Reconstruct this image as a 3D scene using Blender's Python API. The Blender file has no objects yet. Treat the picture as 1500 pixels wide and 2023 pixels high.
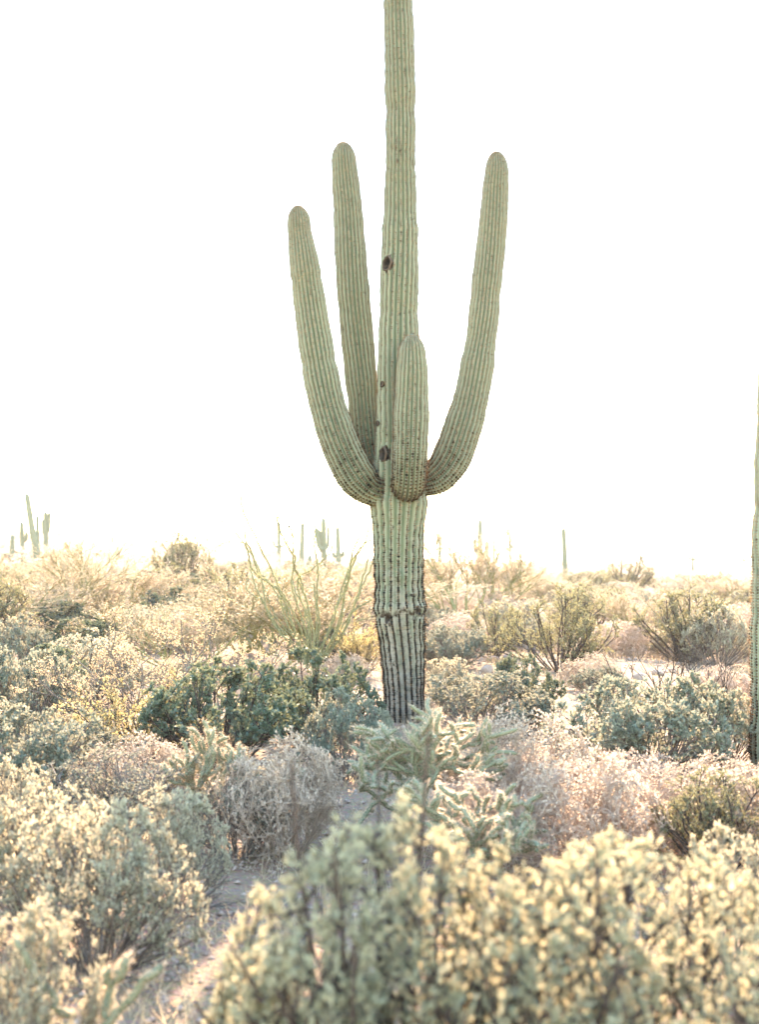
import bpy, math, numpy as np
from mathutils import Vector, Matrix
sc = bpy.context.scene
rad = math.radians
# ------------------------------------------------------------------ camera, sky, sun, exposure
CAM_Z = 1.55
PITCH = rad(1.85)
FPX = 2023 * 80.0 / 56.0            # focal length in photograph pixels (80 mm lens on a 56 mm tall frame)
cam = bpy.data.cameras.new("camera")
cam.sensor_fit = 'VERTICAL'; cam.sensor_height = 56.0; cam.sensor_width = 41.5; cam.lens = 80.0
cam.clip_start = 0.05; cam.clip_end = 20000
cam.dof.use_dof = True; cam.dof.focus_distance = 12.6; cam.dof.aperture_fstop = 3.8
co = bpy.data.objects.new("camera", cam); sc.collection.objects.link(co)
co.location = (0, 0, CAM_Z); co.rotation_euler = (rad(90) + PITCH, 0, 0)
sc.camera = co

SUN_EL, SUN_AZ = rad(28.0), rad(1.6)     # azimuth from +Y towards +X
w = bpy.data.worlds.new("World"); sc.world = w; w.use_nodes = True
nt = w.node_tree; nt.nodes.clear()
sky = nt.nodes.new('ShaderNodeTexSky'); sky.sky_type = 'NISHITA'; sky.sun_disc = False
sky.sun_elevation = SUN_EL; sky.sun_rotation = SUN_AZ
sky.air_density = 1.55; sky.dust_density = 0.0; sky.ozone_density = 1.0; sky.altitude = 600
bg = nt.nodes.new('ShaderNodeBackground'); bg.inputs['Strength'].default_value = 0.15
wo = nt.nodes.new('ShaderNodeOutputWorld')
nt.links.new(sky.outputs[0], bg.inputs[0]); nt.links.new(bg.outputs[0], wo.inputs[0])

sl = bpy.data.lights.new("sun", 'SUN'); sl.energy = 4.9; sl.angle = rad(0.55); sl.color = (1.0, 0.75, 0.52)
so = bpy.data.objects.new("sun", sl); sc.collection.objects.link(so)
sdir = Vector((math.sin(SUN_AZ) * math.cos(SUN_EL), math.cos(SUN_AZ) * math.cos(SUN_EL), math.sin(SUN_EL)))
so.rotation_euler = sdir.to_track_quat('Z', 'Y').to_euler(); so.location = (0, 0, 30)

vs = sc.view_settings
vs.view_transform = 'Standard'; vs.look = 'None'; vs.gamma = 1.0; vs.use_curve_mapping = False
vs.exposure = 2.84
cy = sc.cycles
cy.max_bounces = 7; cy.diffuse_bounces = 4; cy.glossy_bounces = 2; cy.transmission_bounces = 5
cy.volume_bounces = 1; cy.transparent_max_bounces = 6
cy.caustics_reflective = False; cy.caustics_refractive = False
cy.use_denoising = True; cy.sample_clamp_indirect = 6.0
try: cy.denoiser = 'OPENIMAGEDENOISE'
except Exception: pass

# ------------------------------------------------------------------ helpers
def W(px, py, d):
    """point at distance d along +Y on the sight line of a photograph position"""
    cx = (px - 750.0) / FPX; cv = (1011.5 - py) / FPX
    t = d / (math.cos(PITCH) - cv * math.sin(PITCH))
    return np.array([cx * t, d, CAM_Z + t * (math.sin(PITCH) + cv * math.cos(PITCH))])
def sstep(a, b, x):
    t = np.clip((np.asarray(x, float) - a) / (b - a), 0, 1); return t * t * (3 - 2 * t)
def unit(v):
    return v / np.maximum(np.linalg.norm(v, axis=-1, keepdims=True), 1e-9)
def RNG(s): return np.random.default_rng(s)
_r = RNG(5)
_K = _r.uniform(-1, 1, (10, 2)); _K = _K / np.linalg.norm(_K, axis=1, keepdims=True); _PH = _r.uniform(0, 6.28, 10)
_FR = np.array([.35, .5, .8, 1.1, 1.6, .12, .2, 2.3, 3.1, 4.3]); _AM = np.array([.05, .045, .035, .03, .02, .07, .06, .012, .01, .006])
def hgt(x, y):
    x = np.asarray(x, float); y = np.asarray(y, float)
    z = np.zeros(np.broadcast(x, y).shape)
    for k in range(10):
        z = z + _AM[k] * np.sin((_K[k, 0] * x + _K[k, 1] * y) * _FR[k] + _PH[k])
    z = z * 0.75
    ang = x / np.maximum(y, 8.0)
    side = sstep(0.10, -0.24, ang)
    z = z + sstep(24, 105, y) * (0.55 + 2.25 * side) - sstep(125, 700, y) * (3.7 + 2.3 * side)
    z = z + np.exp(-((x - 2.6) / 2.2) ** 2 - ((y - 20) / 4.0) ** 2) * 0.16
    return z

C = sc.collection
def link(name, data, parent=None, loc=None, rot=None, scale=None):
    o = bpy.data.objects.new(name, data); C.objects.link(o)
    if parent is not None: o.parent = parent
    if loc is not None: o.location = [float(a) for a in loc]
    if rot is not None: o.rotation_euler = rot
    if scale is not None: o.scale = [float(a) for a in scale]
    return o
def tag(o, label=None, cat=None, group=None, kind=None):
    if label: o['label'] = label
    if cat: o['category'] = cat
    if group: o['group'] = group
    if kind: o['kind'] = kind
    return o

class G:
    """collects vertices, quads, triangles and a per-vertex tint, then makes one mesh"""
    def __init__(s): s.V = []; s.Q = []; s.T = []; s.A = []; s.n = 0
    def add(s, V, Q=None, T=None, tint=0.5):
        V = np.asarray(V, float).reshape(-1, 3)
        if Q is not None and len(Q): s.Q.append(np.asarray(Q).reshape(-1, 4) + s.n)
        if T is not None and len(T): s.T.append(np.asarray(T).reshape(-1, 3) + s.n)
        s.A.append(np.broadcast_to(np.asarray(tint, float), (len(V),)) if np.ndim(tint) == 0 else np.asarray(tint, float))
        s.V.append(V); s.n += len(V)
    def arrays(s):
        V = np.concatenate(s.V); A = np.concatenate(s.A)
        Q = np.concatenate(s.Q) if s.Q else np.zeros((0, 4), int); T = np.concatenate(s.T) if s.T else np.zeros((0, 3), int)
        return V, Q, T, A
    def mesh(s, name, mat, smooth=False, extra=None):
        V, Q, T, A = s.arrays()
        me = bpy.data.meshes.new(name)
        me.vertices.add(len(V)); me.vertices.foreach_set('co', V.astype(np.float32).ravel())
        nl = Q.size + T.size; me.loops.add(nl)
        me.loops.foreach_set('vertex_index', np.concatenate([Q.ravel(), T.ravel()]).astype(np.int32))
        npol = len(Q) + len(T); me.polygons.add(npol)
        st = np.concatenate([np.arange(len(Q)) * 4, Q.size + np.arange(len(T)) * 3]).astype(np.int32)
        me.polygons.foreach_set('loop_start', st)
        at = me.attributes.new('tint', 'FLOAT', 'POINT'); at.data.foreach_set('value', A.astype(np.float32))
        for k, a in (extra or {}).items():
            at = me.attributes.new(k, 'FLOAT', 'POINT'); at.data.foreach_set('value', np.asarray(a, np.float32))
        me.update(calc_edges=True)
        if smooth: me.polygons.foreach_set('use_smooth', np.ones(npol, bool))
        me.materials.append(mat); return me

def tubes(g, P, R, k=3, tint=0.5):
    P = np.asarray(P, float); n, m, _ = P.shape
    R = np.broadcast_to(np.asarray(R, float), (n, m))
    d = unit(P[:, -1] - P[:, 0]); ref = np.where(np.abs(d[:, 2:3]) < .8, np.array([[0, 0, 1.]]), np.array([[1., 0, 0]]))
    a = unit(np.cross(d, ref)); b = np.cross(d, a)
    th = np.arange(k) / k * 2 * np.pi
    ring = a[:, None, None, :] * np.cos(th)[None, None, :, None] + b[:, None, None, :] * np.sin(th)[None, None, :, None]
    V = P[:, :, None, :] + ring * R[:, :, None, None]
    i = (np.arange(n)[:, None, None] * m + np.arange(m - 1)[None, :, None]) * k
    j = np.arange(k)[None, None, :]; j2 = (j + 1) % k
    Q = np.stack([i + j, i + j2, i + k + j2, i + k + j], -1)
    t = tint if np.ndim(tint) == 0 else np.repeat(np.asarray(tint), m * k)
    g.add(V, Q=Q, tint=t)
def chain(start, d, L, m, rng, wig=.08, up=0., droop=0.):
    n = len(start); s = np.linspace(0, 1, m)
    P = np.zeros((n, m, 3)); P[:, 0] = start; cur = d.copy(); st = (L / (m - 1))[:, None]
    for j in range(1, m):
        cur = unit(cur + rng.normal(0, wig, (n, 3)) + np.array([0, 0, up - droop * j / m]))
        P[:, j] = P[:, j - 1] + cur * st
    return P
def along(P, idx, t):
    m = P.shape[1]; f = np.clip(t, 0, .9999) * (m - 1); i = f.astype(int); f = (f - i)[:, None]
    a = P[idx, i]; b = P[idx, i + 1]
    return a + (b - a) * f, unit(b - a)
def branch(P, per, tr, lr, ar, rng, up=.2, m=3, wig=.1, droop=0., taper=.35):
    n = len(P) * per; idx = np.repeat(np.arange(len(P)), per); t = rng.uniform(tr[0], tr[1], n)
    pos, tan = along(P, idx, t)
    r = rng.normal(size=(n, 3)); r = unit(r - (r * tan).sum(1, keepdims=True) * tan)
    a = rng.uniform(ar[0], ar[1], n)[:, None]
    d = unit(tan * np.cos(a) + r * np.sin(a) + np.array([0, 0, up]))
    return chain(pos, d, rng.uniform(lr[0], lr[1], n) * (1 - taper * t), m, rng, wig, 0, droop)
def leafset(g, P, per, size, rng, asp=.45, fwd=.6, spread=.8, up=.2, tr=(.1, 1.), hexa=False, vary=.35):
    n = len(P) * per; idx = np.repeat(np.arange(len(P)), per); t = rng.uniform(tr[0], tr[1], n)
    pos, tan = along(P, idx, t)
    ax = unit(tan * fwd + unit(rng.normal(size=(n, 3))) * spread + np.array([0, 0, up]))
    leaves_at(g, pos, ax, size, rng, asp, hexa, vary)
def leaves_at(g, pos, ax, size, rng, asp=.45, hexa=False, vary=.35):
    n = len(pos)
    b = unit(np.cross(ax, rng.normal(size=(n, 3)))); nn = np.cross(ax, b)
    L = (size * rng.uniform(1 - vary, 1 + vary, n))[:, None]; Wd = L * asp * .5
    fold = nn * L * .10
    if hexa:
        V = np.stack([pos, pos + ax * L * .3 + b * Wd + fold * .6, pos + ax * L * .72 + b * Wd * .85 + fold,
                      pos + ax * L, pos + ax * L * .72 - b * Wd * .85 + fold, pos + ax * L * .3 - b * Wd + fold * .6], 1)
        i = np.arange(n)[:, None] * 6
        Q = np.concatenate([i + np.array([[0, 1, 2, 3]]), i + np.array([[0, 3, 4, 5]])])
        g.add(V, Q=Q, tint=np.repeat(rng.uniform(0, 1, n), 6))
    else:
        V = np.stack([pos, pos + ax * L * .5 + b * Wd + fold, pos + ax * L, pos + ax * L * .5 - b * Wd + fold], 1)
        g.add(V, Q=np.arange(n * 4).reshape(n, 4), tint=np.repeat(rng.uniform(0, 1, n), 4))

# ------------------------------------------------------------------ materials
def newmat(name):
    m = bpy.data.materials.new(name); m.use_nodes = True
    t = m.node_tree; t.nodes.clear(); o = t.nodes.new('ShaderNodeOutputMaterial'); return m, t, o
def N(t, ty, **kw):
    n = t.nodes.new(ty)
    for k, v in kw.items(): setattr(n, k, v)
    return n
def mixc(t, f, a, b, bt='MIX'):
    n = N(t, 'ShaderNodeMix', data_type='RGBA', blend_type=bt)
    for inp, v in ((n.inputs[0], f), (n.inputs[6], a), (n.inputs[7], b)):
        if isinstance(v, bpy.types.NodeSocket): t.links.new(v, inp)
        elif isinstance(v, (tuple, list)): inp.default_value = (*v, 1) if len(v) == 3 else v
        else: inp.default_value = v
    return n.outputs[2]
def ramp(t, f, a, b):
    n = N(t, 'ShaderNodeMapRange'); t.links.new(f, n.inputs[0]); n.inputs[1].default_value = a; n.inputs[2].default_value = b
    return n.outputs[0]
def attr(t, name):
    n = N(t, 'ShaderNodeAttribute'); n.attribute_name = name; return n.outputs['Fac']
def leafmat(name, ca, cb, tr=.45, tcol=None, gloss=.06, rough=.5, hv=.012):
    m, t, o = newmat(name)
    c = mixc(t, attr(t, 'tint'), ca, cb)
    oi = N(t, 'ShaderNodeObjectInfo')
    hs = N(t, 'ShaderNodeHueSaturation'); t.links.new(c, hs.inputs['Color'])
    mr = N(t, 'ShaderNodeMapRange'); t.links.new(oi.outputs['Random'], mr.inputs[0]); mr.inputs[3].default_value = .5 - hv; mr.inputs[4].default_value = .5 + hv
    t.links.new(mr.outputs[0], hs.inputs['Hue'])
    mv = N(t, 'ShaderNodeMapRange'); t.links.new(oi.outputs['Random'], mv.inputs[0]); mv.inputs[3].default_value = 1.15; mv.inputs[4].default_value = .85
    t.links.new(mv.outputs[0], hs.inputs['Value'])
    c = hs.outputs[0]
    df = N(t, 'ShaderNodeBsdfDiffuse'); t.links.new(c, df.inputs[0])
    tl = N(t, 'ShaderNodeBsdfTranslucent')
    tc = mixc(t, attr(t, 'tint') if name == 'saguaro_spines' else .6, c, tcol, 'MIX') if tcol else c
    t.links.new(tc, tl.inputs[0])
    mx = N(t, 'ShaderNodeMixShader'); mx.inputs[0].default_value = min(.62, tr * 1.08)
    t.links.new(df.outputs[0], mx.inputs[1]); t.links.new(tl.outputs[0], mx.inputs[2])
    gl = N(t, 'ShaderNodeBsdfGlossy'); gl.inputs['Roughness'].default_value = rough; gl.inputs[0].default_value = (.9, .9, .9, 1)
    m2 = N(t, 'ShaderNodeMixShader'); m2.inputs[0].default_value = gloss
    t.links.new(mx.outputs[0], m2.inputs[1]); t.links.new(gl.outputs[0], m2.inputs[2])
    t.links.new(m2.outputs[0], o.inputs[0]); return m
def woodmat(name, ca, cb, scale=40., rough=.85):
    m, t, o = newmat(name)
    tc = N(t, 'ShaderNodeTexCoord'); nz = N(t, 'ShaderNodeTexNoise'); nz.inputs['Scale'].default_value = scale; nz.inputs['Detail'].default_value = 3
    t.links.new(tc.outputs['Object'], nz.inputs['Vector'])
    c = mixc(t, ramp(t, nz.outputs[0], .35, .65), ca, cb)
    p = N(t, 'ShaderNodeBsdfPrincipled'); t.links.new(c, p.inputs['Base Color']); p.inputs['Roughness'].default_value = rough
    p.inputs['Specular IOR Level'].default_value = .25
    t.links.new(p.outputs[0], o.inputs[0]); return m

def saguaro_mat(name, valley, crest, far=False):
    m, t, o = newmat(name)
    tc = N(t, 'ShaderNodeTexCoord')
    n1 = N(t, 'ShaderNodeTexNoise'); n1.inputs['Scale'].default_value = 3.0; n1.inputs['Detail'].default_value = 4
    n2 = N(t, 'ShaderNodeTexNoise'); n2.inputs['Scale'].default_value = 38.; n2.inputs['Detail'].default_value = 5; n2.inputs['Roughness'].default_value = .7
    for n in (n1, n2): t.links.new(tc.outputs['Object'], n.inputs['Vector'])
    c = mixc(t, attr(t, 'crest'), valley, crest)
    c = mixc(t, ramp(t, n1.outputs[0], .45, .75), c, mixc(t, .22, c, (.26, .25, .12)))
    c = mixc(t, ramp(t, n2.outputs[0], .35, .85), mixc(t, .22, c, (.08, .12, .07)), c)
    if not far:
        # corky grey bark low on the trunk, in ragged patches
        n3 = N(t, 'ShaderNodeTexNoise'); n3.inputs['Scale'].default_value = 11.; n3.inputs['Detail'].default_value = 6; n3.inputs['Roughness'].default_value = .75
        mp = N(t, 'ShaderNodeMapping'); mp.inputs['Scale'].default_value = (1, 1, .35)
        t.links.new(tc.outputs['Object'], mp.inputs[0]); t.links.new(mp.outputs[0], n3.inputs['Vector'])
        ad = N(t, 'ShaderNodeMath', operation='ADD'); t.links.new(attr(t, 'bark'), ad.inputs[0]); t.links.new(n3.outputs[0], ad.inputs[1])
        c = mixc(t, ramp(t, ad.outputs[0], .78, 1.15), c, (.30, .275, .225))
        ad2 = N(t, 'ShaderNodeMath', operation='ADD'); n4 = N(t, 'ShaderNodeTexNoise'); n4.inputs['Scale'].default_value = 26.; n4.inputs['Detail'].default_value = 6; n4.inputs['Roughness'].default_value = .8; t.links.new(tc.outputs['Object'], n4.inputs['Vector']); t.links.new(attr(t, 'scar'), ad2.inputs[0]); t.links.new(n4.outputs[0], ad2.inputs[1])
        c = mixc(t, ramp(t, ad2.outputs[0], .93, 1.08), c, mixc(t, n2.outputs[0], (.010, .008, .006), (.055, .038, .024)))
    p = N(t, 'ShaderNodeBsdfPrincipled'); t.links.new(c, p.inputs['Base Color'])
    p.inputs['Roughness'].default_value = .55; p.inputs['Specular IOR Level'].default_value = .3
    bp = N(t, 'ShaderNodeBump'); bp.inputs['Strength'].default_value = .25; bp.inputs['Distance'].default_value = .01
    t.links.new(n2.outputs[0], bp.inputs['Height']); t.links.new(bp.outputs[0], p.inputs['Normal'])
    t.links.new(p.outputs[0], o.inputs[0]); return m

def ground_mat():
    m, t, o = newmat("desert_soil")
    tc = N(t, 'ShaderNodeTexCoord')
    def nz(s, d=5, r=.6):
        n = N(t, 'ShaderNodeTexNoise'); n.inputs['Scale'].default_value = s; n.inputs['Detail'].default_value = d; n.inputs['Roughness'].default_value = r
        t.links.new(tc.outputs['Object'], n.inputs['Vector']); return n.outputs[0]
    a, b, e = nz(.5), nz(6., 6, .7), nz(70., 4, .7)
    c = mixc(t, ramp(t, a, .35, .65), (.285, .20, .122), (.24, .168, .102))
    c = mixc(t, ramp(t, b, .4, .7), c, (.30, .215, .16))
    vo = N(t, 'ShaderNodeTexVoronoi'); vo.inputs['Scale'].default_value = 45.; t.links.new(tc.outputs['Object'], vo.inputs['Vector'])
    c = mixc(t, .35, c, mixc(t, .5, vo.outputs['Color'], (.5, .4, .33)), 'OVERLAY')
    c = mixc(t, ramp(t, e, .5, .75), c, (.285, .21, .165))
    p = N(t, 'ShaderNodeBsdfPrincipled'); t.links.new(c, p.inputs['Base Color']); p.inputs['Roughness'].default_value = .95; p.inputs['Specular IOR Level'].default_value = .15
    ad = N(t, 'ShaderNodeMath', operation='ADD'); t.links.new(e, ad.inputs[0]); t.links.new(vo.outputs['Distance'], ad.inputs[1])
    bp = N(t, 'ShaderNodeBump'); bp.inputs['Strength'].default_value = .7; bp.inputs['Distance'].default_value = .03
    t.links.new(ad.outputs[0], bp.inputs['Height']); t.links.new(bp.outputs[0], p.inputs['Normal'])
    t.links.new(p.outputs[0], o.inputs[0]); return m

M = {}
M['soil'] = ground_mat()
M['sag'] = saguaro_mat("saguaro_skin", (.060, .098, .052), (.300, .308, .212))  # greener valleys, tan crests; valley colour darkened further to paint in rib shade
M['sagfar'] = saguaro_mat("saguaro_skin_far", (.10, .12, .065), (.19, .19, .125), True)
M['spine'] = leafmat("saguaro_spines", (.010, .009, .008), (.40, .28, .17), .45, (.75, .40, .18), .01, .6, .0)
M['chspine'] = leafmat("cholla_spines", (.48, .39, .28), (.66, .55, .41), .45, (.84, .58, .37), .03, .5, .01)
M['choll'] = woodmat("cholla_skin", (.15, .16, .092), (.22, .225, .14), 30, .6)
M['chwood'] = woodmat("cholla_old_wood", (.13, .10, .075), (.22, .18, .14), 30)
M['wood'] = woodmat("grey_wood", (.10, .08, .068), (.19, .155, .13), 50)
M['darkwood'] = woodmat("dark_wood", (.035, .026, .022), (.075, .055, .045), 50)
M['greenwood'] = woodmat("green_bark", (.20, .20, .085), (.27, .25, .11), 20)
M['pinktwig'] = leafmat("dry_pink_twigs", (.33, .255, .195), (.50, .405, .315), .30, (.74, .56, .42), .02)
M['pinkleaf'] = leafmat("dry_pink_bracts", (.42, .335, .26), (.60, .50, .40), .42, (.78, .61, .47), .02)
M['sage'] = leafmat("sage_leaves", (.082, .120, .096), (.195, .230, .172), .30, (.54, .44, .29), .03)
M['pale'] = leafmat("pale_silver_leaves", (.20, .225, .150), (.36, .35, .245), .40, (.66, .50, .33), .04)
M['jojoba'] = leafmat("dusty_green_leaves", (.040, .074, .052), (.098, .138, .092), .26, (.32, .30, .14), .05, .45)
M['jojobafront'] = leafmat("grey_green_oval_leaves", (.245, .275, .185), (.375, .375, .255), .42, (.52, .385, .22), .02, .6)
M['creo'] = leafmat("creosote_leaves", (.09, .115, .055), (.19, .20, .105), .38, (.48, .39, .17), .05)
M['pv'] = leafmat("palo_verde_twigs", (.35, .30, .19), (.53, .44, .31), .46, (.74, .58, .41), .03)
M['yellow'] = leafmat("yellow_leaves", (.22, .21, .08), (.42, .34, .15), .5, (.70, .52, .22), .04)
M['orange'] = leafmat("orange_dry_leaves", (.42, .32, .17), (.60, .48, .30), .5, (.80, .58, .33), .03)
M['ocoleaf'] = leafmat("ocotillo_leaves", (.26, .28, .11), (.40, .39, .18), .42, (.62, .54, .25), .05)
M['ocostem'] = woodmat("ocotillo_bark", (.14, .14, .065), (.23, .22, .115), 60)
M['straw'] = leafmat("straw", (.42, .32, .20), (.60, .48, .33), .4, (.75, .55, .32), .03)
M['rock'] = woodmat("granite_rock", (.28, .20, .155), (.42, .32, .26), 9, .9)
M['pear'] = woodmat("prickly_pear_skin", (.30, .32, .20), (.42, .41, .28), 14, .6)
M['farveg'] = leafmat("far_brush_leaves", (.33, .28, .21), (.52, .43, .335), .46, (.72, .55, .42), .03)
M['hill'] = woodmat("far_hill_soil", (.25, .20, .17), (.32, .26, .22), .02)

# ------------------------------------------------------------------ ground, far mesa
nx, ny = 221, 300
xs = 2.0 * np.sinh(np.linspace(-1, 1, nx) * 7.9)
ys = 5 + 4.0 * np.sinh(np.linspace(-.30, 1, ny) * 7.6)
XX, YY = np.meshgrid(xs, ys)
_gr = RNG(2)
ZZ = hgt(XX, YY) + _gr.normal(0, .006, XX.shape) * (np.hypot(XX, YY) < 40)
g = G(); i = (np.arange(ny - 1)[:, None] * nx + np.arange(nx - 1)[None, :])
g.add(np.stack([XX, YY, ZZ], -1), Q=np.stack([i, i + 1, i + nx + 1, i + nx], -1).reshape(-1, 4))
tag(link("ground", g.mesh("ground", M['soil'], True)), "pinkish tan gravelly desert soil between the shrubs", None, None, "structure")
print("ground extent", xs[0], xs[-1], ys[0], ys[-1])

g = G(); rg = RNG(8); npx = 90
hx = np.linspace(-300, 1500, npx); yb = 2300.
top = 3.0 + 3.0 * sstep(200, 560, hx) + rg.normal(0, .25, npx).cumsum() * .12 + 5 * sstep(700, 1100, hx)
prof = [(-120, -12), (-30, None), (40, None), (500, None), (900, -12)]
rows = []
for k, (dy, zz) in enumerate(prof):
    z = np.full(npx, zz) if zz is not None else top * (.78 if k == 1 else 1.0)
    rows.append(np.stack([hx, np.full(npx, yb + dy) + rg.normal(0, 8, npx), z], -1))
V = np.stack(rows); i = (np.arange(len(prof) - 1)[:, None] * npx + np.arange(npx - 1)[None, :])
g.add(V, Q=np.stack([i, i + 1, i + npx + 1, i + npx], -1).reshape(-1, 4))
tag(link("hills", g.mesh("hills", M['hill'], True)), "low flat-topped mesa on the hazy horizon", None, None, "structure")

# ------------------------------------------------------------------ saguaros
def catmull(P, n=12):
    P = np.asarray(P, float); P = np.concatenate([[2 * P[0] - P[1]], P, [2 * P[-1] - P[-2]]])
    out = []
    for a in range(1, len(P) - 2):
        p0, p1, p2, p3 = P[a - 1:a + 3]
        for t in np.arange(n) / n:
            out.append(.5 * ((2 * p1) + (-p0 + p2) * t + (2 * p0 - 5 * p1 + 4 * p2 - p3) * t * t + (-p0 + 3 * p1 - 3 * p2 + p3) * t ** 3))
    out.append(P[-2]); return np.array(out)
def wavy(s, rng, lo, hi, n=7):
    f = rng.uniform(lo, hi, n); p = rng.uniform(0, 6.28, n)
    return sum(np.sin(s * f[k] * 6.283 + p[k]) for k in range(n)) / math.sqrt(n)
def column(pts, radii, seed, ribs=20, per=8, ds=.022, depth=.14, lump=.028, tip=True, base_pinch=0., rings=(), holes=(), bark=None, scars=None, rib_taper=None):
    """ribbed stem swept along pts (base to tip); returns mesh builder, extra attributes, areoles"""
    rng = RNG(seed)
    PR = catmull(np.concatenate([np.asarray(pts, float), np.asarray(radii, float)[:, None]], 1))
    cum = np.concatenate([[0], np.cumsum(np.linalg.norm(np.diff(PR[:, :3], axis=0), axis=1))])
    L = cum[-1]; n = max(8, int(L / ds)); s = np.linspace(0, L, n)
    if tip:   # denser rings in the dome
        Rt = PR[-1, 3]; e = L - 2.0 * Rt
        s = np.concatenate([s[s < e], e + 2.0 * Rt * np.sin(np.linspace(0, 1, 16) * np.pi / 2)])
    n = len(s)
    c = np.stack([np.interp(s, cum, PR[:, k]) for k in range(4)], 1); R = c[:, 3].copy(); c = c[:, :3]
    R = R * (1 + lump * wavy(s, rng, .7, 3.2) + lump * .55 * wavy(s, rng, 3.5, 8))
    for (sr, amt, wd) in rings: R = R * (1 + amt * np.exp(-((s - sr) / wd) ** 2))
    if tip:
        q = np.clip((s - e) / (2.0 * Rt), 0, 1); R = R * np.maximum(1 - q ** 2.6, 0.0009) ** .62
    if base_pinch: R = R * (1 - base_pinch * np.exp(-(s / .10) ** 2))
    tan = unit(np.gradient(c, axis=0)); fr = np.array([1., 0, 0.]); A = np.zeros_like(c)
    for k in range(n):
        fr = fr - fr.dot(tan[k]) * tan[k]; fr = fr / np.linalg.norm(fr); A[k] = fr
    B = np.cross(tan, A)
    nt = ribs * per; th = np.arange(nt) / nt * 2 * np.pi
    rw = np.abs(np.cos(th * ribs / 2)); dep = np.full(n, depth) if rib_taper is None else rib_taper(s)
    rr = RNG(seed + 9); jit = rr.normal(0, .012, ribs); ribj = jit[(np.round(th / (2 * np.pi) * ribs).astype(int)) % ribs]
    prof = 1 - dep[:, None] * (1 - rw[None, :]) ** .85 + ribj[None, :] * rw[None, :]
    # small horizontal wrinkles that differ from rib to rib
    wr = wavy(s[:, None] + 1.3 * np.sin(th * 3.0)[None, :] * .2 + np.cos(th * 2 + 1)[None, :] * .15, rng, 2.5, 9.)
    prof = prof * (1 + .012 * wr)
    mean = .055 * wavy(s, rng, .2, .7, 4)
    thm = th[None, :] + mean[:, None]
    D = A[:, None, :] * np.cos(thm)[..., None] + B[:, None, :] * np.sin(thm)[..., None]
    V = c[:, None, :] + D * (R[:, None] * prof)[..., None]
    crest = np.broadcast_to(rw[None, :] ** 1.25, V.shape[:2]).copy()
    scar = np.zeros(V.shape[:2]); bk = np.zeros(V.shape[:2])
    if bark: bk = np.broadcast_to(bark(V), V.shape[:2]).copy()
    if scars: scar = np.broadcast_to(scars(V, s), V.shape[:2]).copy()
    for (hp, hr, hd) in holes:
        q = np.array([1., 1., 1.15]); dd = np.linalg.norm((V - hp) / q, axis=2)
        dd = dd * (1 + .25 * np.sin(V[..., 2] * 60 + V[..., 0] * 40) * .5 + .12 * np.sin(V[..., 0] * 150))
        V = V - D * (hd * (1 - sstep(hr * .55, hr, dd)) - .010 * np.exp(-((dd - hr * 1.15) / (hr * .25)) ** 2))[..., None]
        scar = np.maximum(scar, .75 * (1 - sstep(hr * .95, hr * 1.45, dd)))
    i = np.arange(n - 1)[:, None] * nt; j = np.arange(nt)[None, :]; j2 = (j + 1) % nt
    g = G(); g.add(V, Q=np.stack([i + j, i + j2, i + nt + j2, i + nt + j], -1).reshape(-1, 4))
    # areoles along every crest
    sa = np.arange(.01, L - .01, .021)
    ai = np.interp(sa, s, np.arange(n)); k0 = np.clip(ai.astype(int), 0, n - 2); f = (ai - k0)[:, None, None]
    crest_cols = np.arange(ribs) * per
    ap = V[k0][:, crest_cols] * (1 - f) + V[k0 + 1][:, crest_cols] * f
    ad = D[k0][:, crest_cols]; at = np.repeat(tan[k0][:, None, :], ribs, 1)
    ok = scar[k0][:, crest_cols] < .5
    return g, dict(crest=crest.ravel(), scar=scar.ravel(), bark=bk.ravel()), (ap[ok], ad[ok], at[ok])
def spines(ar, seed, mat, name, dark, length=.027, keep=1.0, nsp=6):
    """felted areole cushion with a star of spines on each"""
    p, d, t = ar; rng = RNG(seed)
    if keep < 1: k = rng.random(len(p)) < keep; p, d, t = p[k], d[k], t[k]
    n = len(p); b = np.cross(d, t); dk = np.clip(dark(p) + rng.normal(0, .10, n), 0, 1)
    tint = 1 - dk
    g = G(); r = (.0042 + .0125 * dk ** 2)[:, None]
    V = np.stack([p + t * r - d * .002, p + b * r - d * .002, p - t * r - d * .002, p - b * r - d * .002, p + d * r * .9], 1)
    i = np.arange(n)[:, None] * 5
    gc = g; gc.add(V, T=np.concatenate([i + np.array([[0, 1, 4]]), i + np.array([[1, 2, 4]]), i + np.array([[2, 3, 4]]), i + np.array([[3, 0, 4]])]), tint=np.repeat(tint * .55, 5))
    for k in range(nsp):
        a = rng.uniform(0, 6.28, n)[:, None]; tilt = rng.uniform(.2, 1.1, n)[:, None]
        q = t * np.cos(a) + b * np.sin(a); ax = unit(d * tilt + q); sd = np.cross(ax, d)
        Ls = (length * rng.uniform(.6, 1.5, n) * (1 + .7 * dk))[:, None]; wd = .0011 + .0016 * dk[:, None] ** 2
        V = np.stack([p + sd * wd, p - sd * wd, p + ax * Ls], 1)
        g.add(V, T=np.arange(n * 3).reshape(n, 3), tint=np.repeat(np.clip(tint * .6 + rng.uniform(.0, .25, n), 0, 1) ** 1.5 + .55 * (rng.random(n) < .16), 3))
    return g.mesh(name, mat)

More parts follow.
